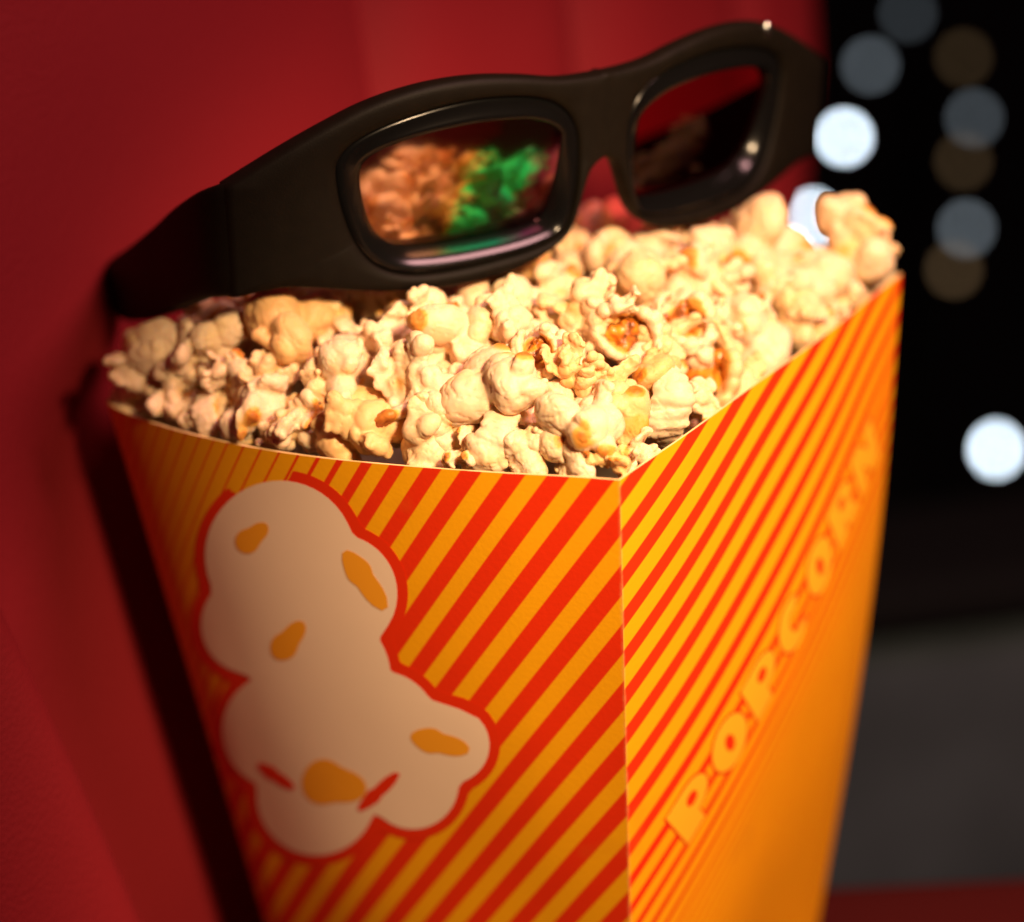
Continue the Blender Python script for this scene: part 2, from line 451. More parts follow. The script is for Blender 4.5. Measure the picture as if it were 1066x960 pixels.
# seat cushion under the box: rounded far edge just beyond the box
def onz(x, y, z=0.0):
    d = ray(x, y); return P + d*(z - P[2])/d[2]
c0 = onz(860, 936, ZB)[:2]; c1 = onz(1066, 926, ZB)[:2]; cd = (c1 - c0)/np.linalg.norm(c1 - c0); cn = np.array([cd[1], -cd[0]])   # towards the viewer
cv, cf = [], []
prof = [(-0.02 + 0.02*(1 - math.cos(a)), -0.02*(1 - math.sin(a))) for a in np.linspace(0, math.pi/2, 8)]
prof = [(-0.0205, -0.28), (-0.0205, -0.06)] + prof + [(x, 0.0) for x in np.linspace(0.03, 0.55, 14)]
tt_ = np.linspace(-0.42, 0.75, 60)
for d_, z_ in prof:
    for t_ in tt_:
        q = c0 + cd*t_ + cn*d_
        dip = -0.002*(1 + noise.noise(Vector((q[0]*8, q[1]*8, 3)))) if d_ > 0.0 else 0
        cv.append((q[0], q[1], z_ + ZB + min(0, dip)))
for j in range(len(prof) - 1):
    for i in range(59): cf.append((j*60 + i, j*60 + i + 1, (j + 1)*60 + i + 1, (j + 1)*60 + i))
obj('seat_cushion', place(cv, seat), cf, plain('shade_darkened_red_cloth', (0.045, 0.003, 0.003), 0.9, 0.1, bump=(900, .3, .001)), seat, True)  # cushion red darkened in its colour to stand in for shade

# ------------------------------------------------------------------ grey panel, dark hall and lights far off
mat_grey = plain('grey_plastic', (0.062, 0.082, 0.10), 0.7, 0.2, vary=0.65, vscale=11)
def rbox(name, ctr, size, r, mat, parent=None, rotz=0.0, kind=None, loc=None):
    bm = bmesh.new(); bmesh.ops.create_cube(bm, size=1)
    for v in bm.verts: v.co = Vector((v.co.x*size[0], v.co.y*size[1], v.co.z*size[2]))
    if r: bmesh.ops.bevel(bm, geom=bm.edges[:], offset=r, segments=5, profile=0.5, affect='EDGES')
    bm.verts.ensure_lookup_table()
    c, s = math.cos(rotz), math.sin(rotz)
    vs = [np.array([c*v.co.x - s*v.co.y + ctr[0], s*v.co.x + c*v.co.y + ctr[1], v.co.z + ctr[2]]) for v in bm.verts]
    fs = [[q.index for q in f.verts] for f in bm.faces]; bm.free()
    return obj(name, vs, fs, mat, parent, False)
gp = at(1010, 760, 1.30)
arm = tag(empty('armrest', (gp[0], gp[1], -0.3)), 'grey armrest side panel beyond the box at lower right', 'armrest')
rbox('side_panel', (-0.06, 0.02, 0.3 + gp[2] - 0.075), (0.86, 0.07, 0.33), 0.032, mat_grey, arm, 0.10)
rbox('pad', (-0.06, 0.02, 0.3 + gp[2] + 0.108), (0.86, 0.13, 0.036), 0.016, plain('black_pad', (0.006, 0.006, 0.007), 0.9, 0.1), arm, 0.10)

mat_wall = plain('black_wall', (0.010, 0.010, 0.011), 0.8, vary=0.4, vscale=2)
tag(obj('wall', [(-4, 4.2, -2.4), (4, 4.2, -2.4), (4, 4.2, 3), (-4, 4.2, 3)], [(0, 1, 2, 3)], mat_wall, None, False), kind='structure')
tag(obj('floor', [(-4, -2, -2.4), (4, -2, -2.4), (4, 4.2, -2.4), (-4, 4.2, -2.4)], [(0, 1, 2, 3)], plain('dark_floor', (0.012, 0.011, 0.011), 0.6, vary=0.3, vscale=3), None, False), kind='structure')

def emit(name, col, s):
    t = NT(name); e = t.n('ShaderNodeEmission'); e.inputs[0].default_value = (*col, 1); e.inputs[1].default_value = s
    t.l(e.outputs[0], t.out.inputs['Surface']); return t.m
mat_house = plain('black_housing', (0.02, 0.02, 0.02), 0.5)
def sphere(r, n=16, m=10, sx=1.0, sz=1.0):
    vs = [(0, 0, r*sz)]; fs = []
    for j in range(1, m):
        for i in range(n):
            a = math.pi*j/m; b = 2*math.pi*i/n; vs.append((r*sx*math.sin(a)*math.cos(b), r*math.sin(a)*math.sin(b), r*sz*math.cos(a)))
    vs.append((0, 0, -r*sz)); L_ = len(vs) - 1
    for i in range(n):
        k = (i + 1) % n; fs.append((0, 1 + i, 1 + k)); fs.append((L_, 1 + (m - 2)*n + k, 1 + (m - 2)*n + i))
        for j in range(m - 2): fs.append((1 + j*n + i, 1 + (j + 1)*n + i, 1 + (j + 1)*n + k, 1 + j*n + k))
    return vs, fs
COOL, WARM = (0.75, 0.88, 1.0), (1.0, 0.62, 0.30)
lamps = [  # px, py, colour, brightness of the blurred disc, stretch, label
 (879, 143, COOL, 1.0, 1.0, 'brightest round white light in the dark, just right of the glasses'),
 (906, 68, COOL, 0.055, 1.0, 'soft grey round light above the brightest white one'),
 (945, 14, COOL, 0.022, 1.0, 'faint blue round light at the top edge of the dark background'),
 (1014, 123, COOL, 0.042, 1.0, 'soft grey round light near the right edge, upper of two'),
 (1006, 238, COOL, 0.07, 1.0, 'soft grey round light right of the popcorn, lower of two'),
 (1037, 468, COOL, 1.1, 1.35, 'bright oval white light at the right edge, halfway down'),
 (846, 226, COOL, 0.9, 1.0, 'white light partly hidden behind the popcorn and the glasses'),
 (1003, 60, WARM, 0.016, 1.0, 'very dim amber lamp reflection at upper right, built as a bulb'),  # amber rows: reflections of the lamps, added as glowing bulbs
 (1003, 168, WARM, 0.020, 1.0, 'very dim amber reflection below the upper grey round light, built as a bulb'),
 (993, 281, WARM, 0.03, 1.0, 'dim amber reflection just below the lower grey round light, built as a bulb'),
 (1030, 546, WARM, 0.022, 1.0, 'dim amber reflection below the bright oval light, built as a bulb'),
]
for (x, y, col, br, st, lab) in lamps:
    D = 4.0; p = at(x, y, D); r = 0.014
    o = tag(empty('wall_light_or_reflection', p), lab, 'light', 'small lights on the dark far wall')
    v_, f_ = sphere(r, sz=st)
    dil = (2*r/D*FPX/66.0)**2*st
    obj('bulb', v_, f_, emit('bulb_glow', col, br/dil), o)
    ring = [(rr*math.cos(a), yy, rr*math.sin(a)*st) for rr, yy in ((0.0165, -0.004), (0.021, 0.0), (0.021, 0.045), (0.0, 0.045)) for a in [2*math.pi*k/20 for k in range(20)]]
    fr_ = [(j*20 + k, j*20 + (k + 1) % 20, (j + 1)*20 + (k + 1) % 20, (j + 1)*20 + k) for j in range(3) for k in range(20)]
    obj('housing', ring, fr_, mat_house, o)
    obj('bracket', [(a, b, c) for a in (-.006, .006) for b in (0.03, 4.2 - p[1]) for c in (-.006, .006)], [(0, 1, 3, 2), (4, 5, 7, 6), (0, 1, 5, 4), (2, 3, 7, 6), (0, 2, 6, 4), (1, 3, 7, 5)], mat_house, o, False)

# ------------------------------------------------------------------ the glasses
GP = np.array([0.028, -0.0205, 0.2514])
def rot(y, p, r):
    cy_, sy = math.cos(y), math.sin(y); cp, sp = math.cos(p), math.sin(p); cr_, sr = math.cos(r), math.sin(r)
    return np.array([[cy_, -sy, 0], [sy, cy_, 0], [0, 0, 1]]) @ np.array([[1, 0, 0], [0, cp, -sp], [0, sp, cp]]) @ np.array([[cr_, 0, sr], [0, 1, 0], [-sr, 0, cr_]])
GM = rot(0.6016, 0.125, 0.0275); WRAP = 2.37
def g2w(x, y, z): return GP + GM @ np.array([x, y, z])

def catmull(pts, n=12, closed=True):
    pts = [np.array(p, float) for p in pts]; out = []; N = len(pts)
    for i in range(N if closed else N - 1):
        p0, p1, p2, p3 = (pts[(i - 1) % N], pts[i], pts[(i + 1) % N], pts[(i + 2) % N]) if closed else (pts[max(0, i - 1)], pts[i], pts[i + 1], pts[min(N - 1, i + 2)])
        for k in range(n):
            t = k/n; out.append(0.5*((2*p1) + (-p0 + p2)*t + (2*p0 - 5*p1 + 4*p2 - p3)*t*t + (-p0 + 3*p1 - 3*p2 + p3)*t**3))
    if not closed: out.append(pts[-1])
    return out
top_c = catmull([(0, 25.8), (8, 26.0), (15.5, 26.7), (25, 28.6), (36, 30.0), (46, 30.1), (56, 28.9), (66, 26.2), (75.5, 22.0), (85, 17.0), (94, 11.6), (100, 7.8)], 12, False)
bot_c = catmull([(100.5, -21.8), (92, -20.2), (85, -20.3), (76, -21.8), (64, -23.9), (51, -25.1), (38, -25.0), (25.5, -23.2), (15.5, -19.3), (10.0, -13.8), (7.2, -6.8), (4.2, 0.2), (0, 3.4)], 12, False)
outer_c = top_c + [np.array((100.3, 7.8 - 29.6*k/10)) for k in range(1, 10)] + bot_c + [np.array((0, 3.4 + 22.4*k/12)) for k in range(1, 12)]
bez_c = catmull([(7.9, 6.4), (9.3, 13.6), (14.2, 19.4), (22.7, 22.9), (36.2, 24.4), (49.1, 23.4), (61.5, 20.5), (69.7, 16.8), (73.5, 12.6), (74.2, 8.0), (73.1, -0.6), (70.3, -9.5), (65.9, -16.0), (58.7, -19.8), (48.6, -20.8), (35.2, -20.2), (21.5, -18.7), (13.2, -16.0), (10.2, -11.0), (8.4, -2.8)])
len_c = catmull([(12.6, 8.5), (13.6, 12.2), (17.6, 15.2), (24.3, 17.4), (36.5, 18.3), (49.4, 17.4), (59.3, 15.4), (65.2, 12.8), (67.6, 9.4), (67.0, 2.7), (64.2, -6.3), (60.8, -11.2), (55.5, -14.2), (45.7, -15.0), (32.3, -14.8), (21.2, -14.0), (16.0, -12.4), (13.6, -5.5)])
GC = np.array((42.0, 2.0))
def polar(curve):
    a = np.array([math.atan2(p[1] - GC[1], p[0] - GC[0]) for p in curve]); r = np.array([np.hypot(*(p - GC)) for p in curve])
    o = np.argsort(a); a, r = a[o], r[o]
    return np.r_[a - 2*math.pi, a, a + 2*math.pi], np.r_[r, r, r]
po, pb, pl = polar(outer_c), polar(bez_c), polar(len_c)
# angles: follow the outer outline evenly, keep the bridge line
seg = np.array(outer_c); dl = np.r_[0, np.cumsum(np.hypot(*np.diff(np.vstack([seg, seg[:1]]), axis=0).T))]
NA = 220
angs = []
for i in range(NA):
    s_ = dl[-1]*i/NA; k = min(len(seg) - 1, np.searchsorted(dl, s_, 'right') - 1); f_ = (s_ - dl[k])/max(1e-9, dl[k+1] - dl[k])
    q = seg[k]*(1 - f_) + seg[(k+1) % len(seg)]*f_; angs.append(math.atan2(q[1] - GC[1], q[0] - GC[0]))
angs = sorted(set(round(a, 5) for a in angs)); NA = len(angs)
def rad(pp, a): return float(np.interp(a, pp[0], pp[1]))
def ringpt(pp, a): return GC + rad(pp, a)*np.array([math.cos(a), math.sin(a)])

def gloft(name, rows, sgn, mats, parent, close_rows=False):
    """rows: function(angle) -> list of (x, z, y) in mm"""
    vs, fs = [], []
    data = [rows(a) for a in angs]; nr = len(data[0])
    for a in range(NA):
        for (x, z, y) in data[a]: vs.append(g2w(sgn*x/1000, y/1000 + WRAP*(x/1000)**2, z/1000))
    for a in range(NA):
        b = (a + 1) % NA
        for k in range(nr if close_rows else nr - 1):
            k2 = (k + 1) % nr
            q = (a*nr + k, a*nr + k2, b*nr + k2, b*nr + k)
            fs.append(q if sgn > 0 else q[::-1])
    return obj(name, vs, fs, mats, parent, True)

tm = NT('matte_black_plastic')
tm.l(tm.mix(tm.noise(300, 4), (0.0034, 0.0026, 0.0016, 1), (0.0066, 0.005, 0.0031, 1)), tm.p.inputs['Base Color'])
tm.p.inputs['Roughness'].default_value = 0.55; tm.p.inputs['Specular IOR Level'].default_value = 0.09
tm.bump(tm.noise(2600, 2), 0.18, 0.0003); mat_matte = tm.m
mat_gloss = plain('gloss_black_plastic', (0.003, 0.003, 0.003), 0.20, 0.28)

def frame_rows(a):
    B, O = ringpt(pb, a), ringpt(po, a); seam = O[0] < 0.6
    def q(f): v = B + (O - B)*f; return (max(0, v[0]), v[1])
    L_ = [(*q(0), 1.2), (*q(0.0), 0.1), (*q(0.03), -0.6), (*q(0.12), -1.2), (*q(0.35), -1.6), (*q(0.65), -1.6)]
    wdt = np.hypot(*(O - B)); e = min(0.35, 1.6/max(wdt, 1.5))
    L_ += [(*q(1 - e), -1.5), (*q(1 - e*0.45), -1.1), (*q(1 - e*0.12), -0.3), (*q(1), 0.8), (*q(1), 3.0), (*q(1 - e*0.3), 4.2), (*q(1 - e), 4.7), (*q(0.5), 4.8), (*q(0.0), 4.8)]
    if seam: L_ = [(x, z, -1.55 if 6 <= i <= 9 else (4.75 if 10 <= i <= 12 else y)) for i, (x, z, y) in enumerate(L_)]
    return L_
def bezel_rows(a):
    B, L_ = ringpt(pb, a), ringpt(pl, a)
    def q(f): v = L_ + (B - L_)*f; return (v[0], v[1])
    yl = 2.7 - (L_[1] - 2)*0.20
    return [(*q(0), 4.2 + max(0, yl - 2.7)), (*q(0), yl), (*q(0.04), yl - 0.6), (*q(0.3), 0.55*(yl - 0.9) + 0.1), (*q(0.62), 0.1), (*q(0.8), -0.15), (*q(0.93), 0.1), (*q(0.995), 0.8), (*q(0.995), 4.2)]
glasses = tag(empty('glasses', (0, 0, 0)), 'chunky black plastic viewing glasses lying on top of the popcorn', 'glasses')
# one continuous front: both halves in one mesh
vsA, fsA = [], []
for sgn in (-1, 1):
    o = gloft('tmp', frame_rows, sgn, mat_matte, None, True)
    base = len(vsA)
    vsA += [np.array(v.co)/K for v in o.data.vertices]; fsA += [tuple(base + k for k in p_.vertices) for p_ in o.data.polygons]
    bpy.data.objects.remove(o)
frame = obj('front_frame', vsA, fsA, mat_matte, glasses)
bm = bmesh.new(); bm.from_mesh(frame.data); bmesh.ops.remove_doubles(bm, verts=bm.verts, dist=0.00015)
bmesh.ops.recalc_face_normals(bm, faces=bm.faces); bm.to_mesh(frame.data); bm.free()
frame.data.polygons.foreach_set('use_smooth', [True]*len(frame.data.polygons))

lm = NT('coated_lens')
gl_ = lm.n('ShaderNodeBsdfGlossy'); gl_.inputs['Roughness'].default_value = 0.10
tr_ = lm.n('ShaderNodeBsdfTransparent'); tr_.inputs[0].default_value = (0.032, 0.024, 0.024, 1)
uvn = lm.n('ShaderNodeUVMap'); sp_ = lm.n('ShaderNodeSeparateXYZ'); lm.l(uvn.outputs[0], sp_.inputs[0])
gx = lm.math('ADD', sp_.outputs[0], lm.math('MULTIPLY', lm.math('SUBTRACT', sp_.outputs[1], 0.5), -0.22))
gx = lm.math('ADD', gx, lm.math('MULTIPLY', lm.math('SUBTRACT', lm.noise(7, 2, 0.5, uvn.outputs[0]), 0.5), 0.30))
# interference coating: its tint shifts from copper at the outer end over gold to green, then violet at the nose
cc = lm.ramp(gx, [(0.0, (0.50, 0.36, 0.30)), (0.34, (0.50, 0.33, 0.20)), (0.48, (0.30, 0.25, 0.07)), (0.58, (0.02, 0.46, 0.13)), (0.78, (0.01, 0.48, 0.20)), (0.92, (0.13, 0.03, 0.09)), (1.0, (0.16, 0.06, 0.08))])
lm.l(cc, gl_.inputs[0])
ad_ = lm.n('ShaderNodeAddShader'); lm.l(gl_.outputs[0], ad_.inputs[0]); lm.l(tr_.outputs[0], ad_.inputs[1])
lm.l(ad_.outputs[0], lm.out.inputs['Surface'])
mat_lens = lm.m
l2 = NT('red_filter_lens'); g2_ = l2.n('ShaderNodeBsdfGlossy'); g2_.inputs['Roughness'].default_value = 0.05; g2_.inputs[0].default_value = (0.018, 0.013, 0.013, 1)
t2_ = l2.n('ShaderNodeBsdfTransparent'); t2_.inputs[0].default_value = (0.42, 0.07, 0.12, 1); a2_ = l2.n('ShaderNodeAddShader')
l2.l(g2_.outputs[0], a2_.inputs[0]); l2.l(t2_.outputs[0], a2_.inputs[1]); l2.l(a2_.outputs[0], l2.out.inputs['Surface']); mat_lens2 = l2.m

def lens(sgn):
    vs, fs, uv = [], [], []; nr = 14
    for k in range(nr + 1):
        for a in angs:
            q = GC + (rad(pl, a) + 0.3)*(k/nr)*np.array([math.cos(a), math.sin(a)])
            x, z = q; dome = -0.9*(1 - (k/nr)**2)
            vs.append(g2w(sgn*x/1000, (2.7 + dome - (z - 2)*0.20)/1000 + WRAP*(x/1000)**2, z/1000)); uv.append(((67.6 - x)/55.0, (z + 15)/33.3))
    for k in range(nr):
        for a in range(NA):
            b = (a + 1) % NA; q = (k*NA + a, (k+1)*NA + a, (k+1)*NA + b, k*NA + b); fs.append(q if sgn > 0 else q[::-1])
    return obj('lens', vs, fs, mat_lens if sgn < 0 else mat_lens2, glasses, True, uv)
for sgn in (-1, 1):
    bz = gloft('lens_rim', bezel_rows, sgn, mat_gloss, glasses, True)
    lens(sgn)

def temple(sgn):
    path = [(97.0, 22.2, 9.6, -21.2, 4.4), (99.5, 24.3, 8.5, -21.8, 4.6), (101.5, 27.7, 7.2, -22.6, 4.8), (102.6, 33, 5.0, -24.2, 5.0), (102.6, 42, 0.4, -28.2, 4.6), (102, 52, -5.0, -32.8, 4.3), (101, 64, -12.0, -38.0, 4.2), (100, 77, -19.2, -43.2, 4.1), (98.6, 90, -26.0, -47.8, 4.0), (97.6, 99, -30.4, -50.2, 3.9), (97.0, 105, -33.4, -50.6, 3.7), (96.7, 108.5, -35.6, -49.8, 3.2), (96.6, 110.5, -38.0, -47.5, 2.4)]
    path = [(x, y, zt - 0.052*max(0, y - 24), zb - 0.062*max(0, y - 24), th) for x, y, zt, zb, th in path]
    pts = catmull(path, 5, False)
    vs, fs = [], []; NS = 28
    for i, (x, y, zt, zb, th) in enumerate(pts):
        a = pts[max(0, i-1)]; b = pts[min(len(pts)-1, i+1)]; dx, dy = b[0]-a[0], b[1]-a[1]; l_ = math.hypot(dx, dy); nx, ny = dy/l_, -dx/l_
        zc, hz = (zt+zb)/2, (zt-zb)/2
        for k in range(NS):
            an = 2*math.pi*k/NS; c_, s_ = math.cos(an), math.sin(an)
            cc_ = math.copysign(abs(c_)**0.45, c_); ss_ = math.copysign(abs(s_)**0.38, s_)
            o_ = cc_*th/2 - th/2 + 1.0
            vs.append(g2w(sgn*(x + nx*o_)/1000, (y + ny*o_)/1000, (zc + hz*ss_)/1000))
    n = len(pts)
    for i in range(n-1):
        for k in range(NS):
            k2 = (k+1) % NS; q = (i*NS+k, i*NS+k2, (i+1)*NS+k2, (i+1)*NS+k); fs.append(q if sgn > 0 else q[::-1])
    fs.append(tuple(range(NS))); fs.append(tuple((n-1)*NS + k for k in range(NS))[::-1])
    return obj('temple', vs, fs, mat_matte, glasses)
t_l = temple(-1); t_r = temple(1)
# small steel bead at the top of the far end piece
for sgn in (1,):
    x, z = 63.5, 25.4; v_, f_ = sphere(0.0016, 12, 8, 0.8, 1.5)
    obj('steel_bead', [g2w(sgn*x/1000 + a, -0.0012 + WRAP*(x/1000)**2 + b*0.5, z/1000 + c) for a, b, c in v_], f_, plain('steel', (0.6, 0.6, 0.6), 0.25, 0.5, 1.0), glasses)

# ------------------------------------------------------------------ popcorn
pm = NT('popcorn_flake')
at_ = pm.n('ShaderNodeAttribute'); at_.attribute_name = 'tint'
oi = pm.n('ShaderNodeObjectInfo')
tc = pm.n('ShaderNodeTexCoord').outputs['Object']
hull = pm.math('ADD', at_.outputs['Fac'], pm.math('MULTIPLY', pm.math('SUBTRACT', pm.noise(420, 4, 0.6, tc), 0.5), 0.42))
base = pm.ramp(hull, [(0.0, (0.76, 0.57, 0.38)), (0.26, (0.74, 0.52, 0.28)), (0.42, (0.70, 0.38, 0.09)), (0.64, (0.66, 0.29, 0.045)), (0.85, (0.34, 0.095, 0.014)), (1.0, (0.13, 0.035, 0.008))])
yel = pm.ramp(oi.outputs['Random'], [(0.0, (1, 1, 1)), (0.72, (0.98, 0.95, 0.90)), (0.90, (0.95, 0.84, 0.62)), (1.0, (0.92, 0.70, 0.40))])
mx = pm.n('ShaderNodeMix', data_type='RGBA', blend_type='MULTIPLY'); mx.inputs[0].default_value = 1; pm.l(base, mx.inputs[6]); pm.l(yel, mx.inputs[7])
but = pm.ramp(pm.noise(150, 3, 0.5, tc), [(0.56, (0, 0, 0)), (0.70, (1, 1, 1))])
cfin = pm.mix(pm.math('MULTIPLY', but, 0.34), mx.outputs[2], (0.84, 0.56, 0.20, 1))
pm.l(cfin, pm.p.inputs['Base Color'])
pm.p.inputs['Roughness'].default_value = 0.52; pm.p.inputs['Specular IOR Level'].default_value = 0.35
pm.p.inputs['Subsurface Weight'].default_value = 0.45; pm.p.inputs['Subsurface Radius'].default_value = (1.0, 0.5, 0.18); pm.p.inputs['Subsurface Scale'].default_value = 0.0018
pm.bump(pm.noise(1500, 4, 0.6, tc), 0.16, 0.0004)
mat_pop = pm.m
hm = NT('amber_hull'); hm.l(hm.ramp(hm.noise(500, 3), [(0.34, (0.07, 0.016, 0.003)), (0.48, (0.36, 0.10, 0.008)), (0.66, (0.66, 0.27, 0.02))]), hm.p.inputs['Base Color'])
hm.p.inputs['Roughness'].default_value = 0.36; hm.p.inputs['Coat Weight'].default_value = 0.2; hm.p.inputs['Coat Roughness'].default_value = 0.1
hm.bump(hm.noise(900, 3), 0.7, 0.0010); mat_hull = hm.m

ico = bmesh.new(); bmesh.ops.create_icosphere(ico, subdivisions=3, radius=1)
ico.verts.ensure_lookup_table(); ICV = np.array([v.co[:] for v in ico.verts]); ICF = [[v.index for v in f.verts] for f in ico.faces]; ico.free()

def unit(r):
    v = r.normal(size=3); return v/np.linalg.norm(v)
def remesh(parts, vox, smooth=3):
    vs, fs = [], []
    for (c, rad_, sc, R_) in parts:
        b = len(vs); q = (ICV*sc*rad_) @ R_.T + c
        vs += list(q); fs += [[b + k for k in f] for f in ICF]
    me = bpy.data.meshes.new('tmp'); me.from_pydata([tuple(v) for v in vs], [], fs)
    o = bpy.data.objects.new('tmp', me); C.objects.link(o)
    md = o.modifiers.new('r', 'REMESH'); md.mode = 'VOXEL'; md.voxel_size = vox
    sm = o.modifiers.new('s', 'SMOOTH'); sm.factor = 0.5; sm.iterations = smooth
    dg = bpy.context.evaluated_depsgraph_get(); ev = o.evaluated_get(dg)
    out = bpy.data.meshes.new_from_object(ev); bpy.data.objects.remove(o); bpy.data.meshes.remove(me)
    return out
def randrot(r):
    q = r.normal(size=4); q /= np.linalg.norm(q); a, b, c, d = q
    return np.array([[1-2*(c*c+d*d), 2*(b*c-a*d), 2*(b*d+a*c)], [2*(b*c+a*d), 1-2*(b*b+d*d), 2*(c*d-a*b)], [2*(b*d-a*c), 2*(c*d+a*b), 1-2*(b*b+c*c)]])

def make_flake(seed, kind):
    """units: 1 = flake radius about 9 mm; +z is the side the hull shows on"""
    r = np.random.default_rng(seed); parts = []; tint = []
    def add(c, rad_, t, sq=0.18):
        ax = 1 + r.uniform(-sq, sq, 3); ax[2] *= r.uniform(0.6, 1.0); parts.append((np.array(c, float), rad_*1.06, ax, randrot(r))); tint.append(t)
    def oriented(c, d, side, ext, t):
        d = d/np.linalg.norm(d); side = side - d*(side @ d); side /= np.linalg.norm(side); nn = np.cross(d, side)
        parts.append((np.array(c, float), 1.0, np.array(ext, float), np.stack([d, side, nn], 1))); tint.append(t)
    def petal(c0, d, length, width, thick, curl, t=0.03):
        d = d/np.linalg.norm(d); side = np.cross(d, unit(r)); side /= np.linalg.norm(side); nn = np.cross(d, side)
        for j in range(4):
            u_ = j/3; pos = c0 + d*length*u_ + nn*curl*u_*u_; tang = d*length + nn*2*curl*u_
            oriented(pos + side*r.uniform(-.05, .05), tang, side, (length*0.36, width*(0.62 + 0.45*math.sin(math.pi*(0.25 + 0.7*u_)))*r.uniform(.85, 1.15), thick*r.uniform(.85, 1.2)), t)
        for _ in range(3):           # ragged outer edge
            pos = c0 + d*length*r.uniform(.85, 1.15) + nn*curl + side*width*r.uniform(-.9, .9)
            add(pos, r.uniform(.10, .17), t + .02, 0.3)
    if kind == 'puff':            # a few big swollen lobes, a flap or two
        add((0, 0, 0), 0.40, 0.45)
        n = r.integers(2, 5); dirs = []
        while len(dirs) < n:
            d = unit(r)
            if all(d @ q < 0.3 for q in dirs): dirs.append(d)
        for d in dirs:
            R_ = r.uniform(0.44, 0.64); c = d*r.uniform(0.36, 0.54); add(c, R_, 0.02, 0.26)
            for _ in range(r.integers(0, 3)):
                q = unit(r); q = q if q @ d > -0.2 else -q
                add(c + q*R_*r.uniform(0.6, 0.85), r.uniform(0.20, 0.34), 0.05, 0.3)
        for _ in range(r.integers(1, 4)):
            d = unit(r); petal(d*0.35, d + 0.6*unit(r), r.uniform(.35, .55), r.uniform(.26, .40), r.uniform(.12, .17), r.uniform(-.35, .35))
    elif kind == 'butterfly':     # thin wings folded out from the core
        add((0, 0, 0), 0.34, 0.62)
        for _ in range(3): add(unit(r)*0.25, r.uniform(.22, .32), 0.25, 0.3)
        n = r.integers(5, 9)
        for i in range(n):
            a = 2*math.pi*(i + r.uniform(-.3, .3))/n; d = np.array([math.cos(a), math.sin(a), r.uniform(-.8, .9)])
            petal(d/np.linalg.norm(d)*0.22, d, r.uniform(.42, .68), r.uniform(.24, .44), r.uniform(.10, .16), r.uniform(-.4, .4))
        for _ in range(3): d = unit(r); add(d*r.uniform(.4, .55), r.uniform(.24, .36), 0.04, 0.3)
    elif kind == 'curl':          # a rolled collar round the open hull
        oriented((0, 0, -0.46), np.array([1., 0, 0]), np.array([0., 1, 0]), (0.58, 0.52, 0.34), 0.30)
        ph = r.uniform(0, 6); n = 16; gap = r.uniform(0, 6.28)
        for i in range(n):
            a = 2*math.pi*i/n
            if abs((a - gap + math.pi) % (2*math.pi) - math.pi) < 0.30: continue
            rr = 0.60 + 0.10*math.sin(2*a + ph); zz = 0.06 + 0.10*math.sin(3*a + ph*2)
            c = np.array([rr*math.cos(a), rr*math.sin(a), zz - 0.06])
            oriented(c, np.array([-math.sin(a), math.cos(a), 0.2*math.cos(3*a)]), np.array([0, 0, 1.]), (0.20, 0.30*r.uniform(.8, 1.2), 0.15*r.uniform(.8, 1.3)), 0.05)
            if r.random() < .45: add(c*1.12 + np.array([0, 0, r.uniform(-.1, .2)]), r.uniform(.12, .2), 0.04, 0.3)
        for _ in range(4):
            d = np.array([*r.normal(size=2), -r.uniform(.1, .9)]); petal(d/np.linalg.norm(d)*.45, d, r.uniform(.3, .45), r.uniform(.25, .4), r.uniform(.14, .2), r.uniform(-.3, .3))
        for _ in range(3): add(np.array([*r.uniform(-.45, .45, 2), -r.uniform(.5, .75)]), r.uniform(.28, .42), 0.03)
    elif kind == 'petal':         # a bent smooth flap with a curled end
        for i in range(9):
            a = -1.2 + i*0.30; c = np.array([0.75*math.sin(a), r.uniform(-.05, .05), 0.75*math.cos(a) - 0.45])
            oriented(c, np.array([math.cos(a), 0, -math.sin(a)]), np.array([0, 1., 0]), (0.24, 0.34 + 0.14*math.sin(i/8*math.pi), 0.17 + 0.05*math.sin(i/8*math.pi)), 0.03)
        for _ in range(5): add(r.normal(size=3)*.2 + np.array([0, 0, -.25]), r.uniform(.2, .32), 0.28)
        for _ in range(2): d = unit(r); petal(np.array([0, 0, -.25]), d, r.uniform(.4, .6), r.uniform(.22, .34), .13, r.uniform(-.3, .3))
    me = remesh(parts, 0.036, 2)
    n = len(me.vertices); co = np.empty(n*3); me.vertices.foreach_get('co', co); co = co.reshape(-1, 3)
    no = np.empty(n*3); me.vertices.foreach_get('normal', no); no = no.reshape(-1, 3)
    off = r.uniform(-50, 50, 3)
    dsp = np.empty(n); tn = np.empty(n); cellf = r.uniform(2.2, 3.4)
    for i in range(n):
        p_ = Vector(co[i] + off)
        a = noise.noise(p_*2.1); b = noise.noise(p_*4.6 + Vector((9, 3, 1))); c = noise.noise(p_*11)
        w_ = noise.noise(p_*3.6 + Vector((4, 4, 4)) + 0.5*noise.noise_vector(p_*1.7))
        cr_ = max(0.0, 1 - abs(w_)*12.0)            # thin folded creases
        f1 = noise.voronoi(p_*cellf + 0.35*noise.noise_vector(p_*2.3))[0][0]
        mk = min(1.0, max(0.0, 0.55 + 1.6*noise.noise(p_*1.1 + Vector((1, 8, 2)))))
        cau = (math.sqrt(max(0.0, 1 - min(1.0, f1*1.35)**2)) - 0.75)*mk     # cauliflower swellings with tight valleys
        dsp[i] = 0.10*noise.noise(p_*1.25 + Vector((2, 7, 5))) + 0.05*a + 0.018*b + 0.058*cau + 0.005*c - 0.028*cr_*cr_
        tn[i] = 0.08*noise.noise(p_*2.6)
    co += no*dsp[:, None]
    # tint by the lobe a point belongs to
    best = np.full(n, 1e9); tv = np.zeros(n); wsum = np.zeros(n)
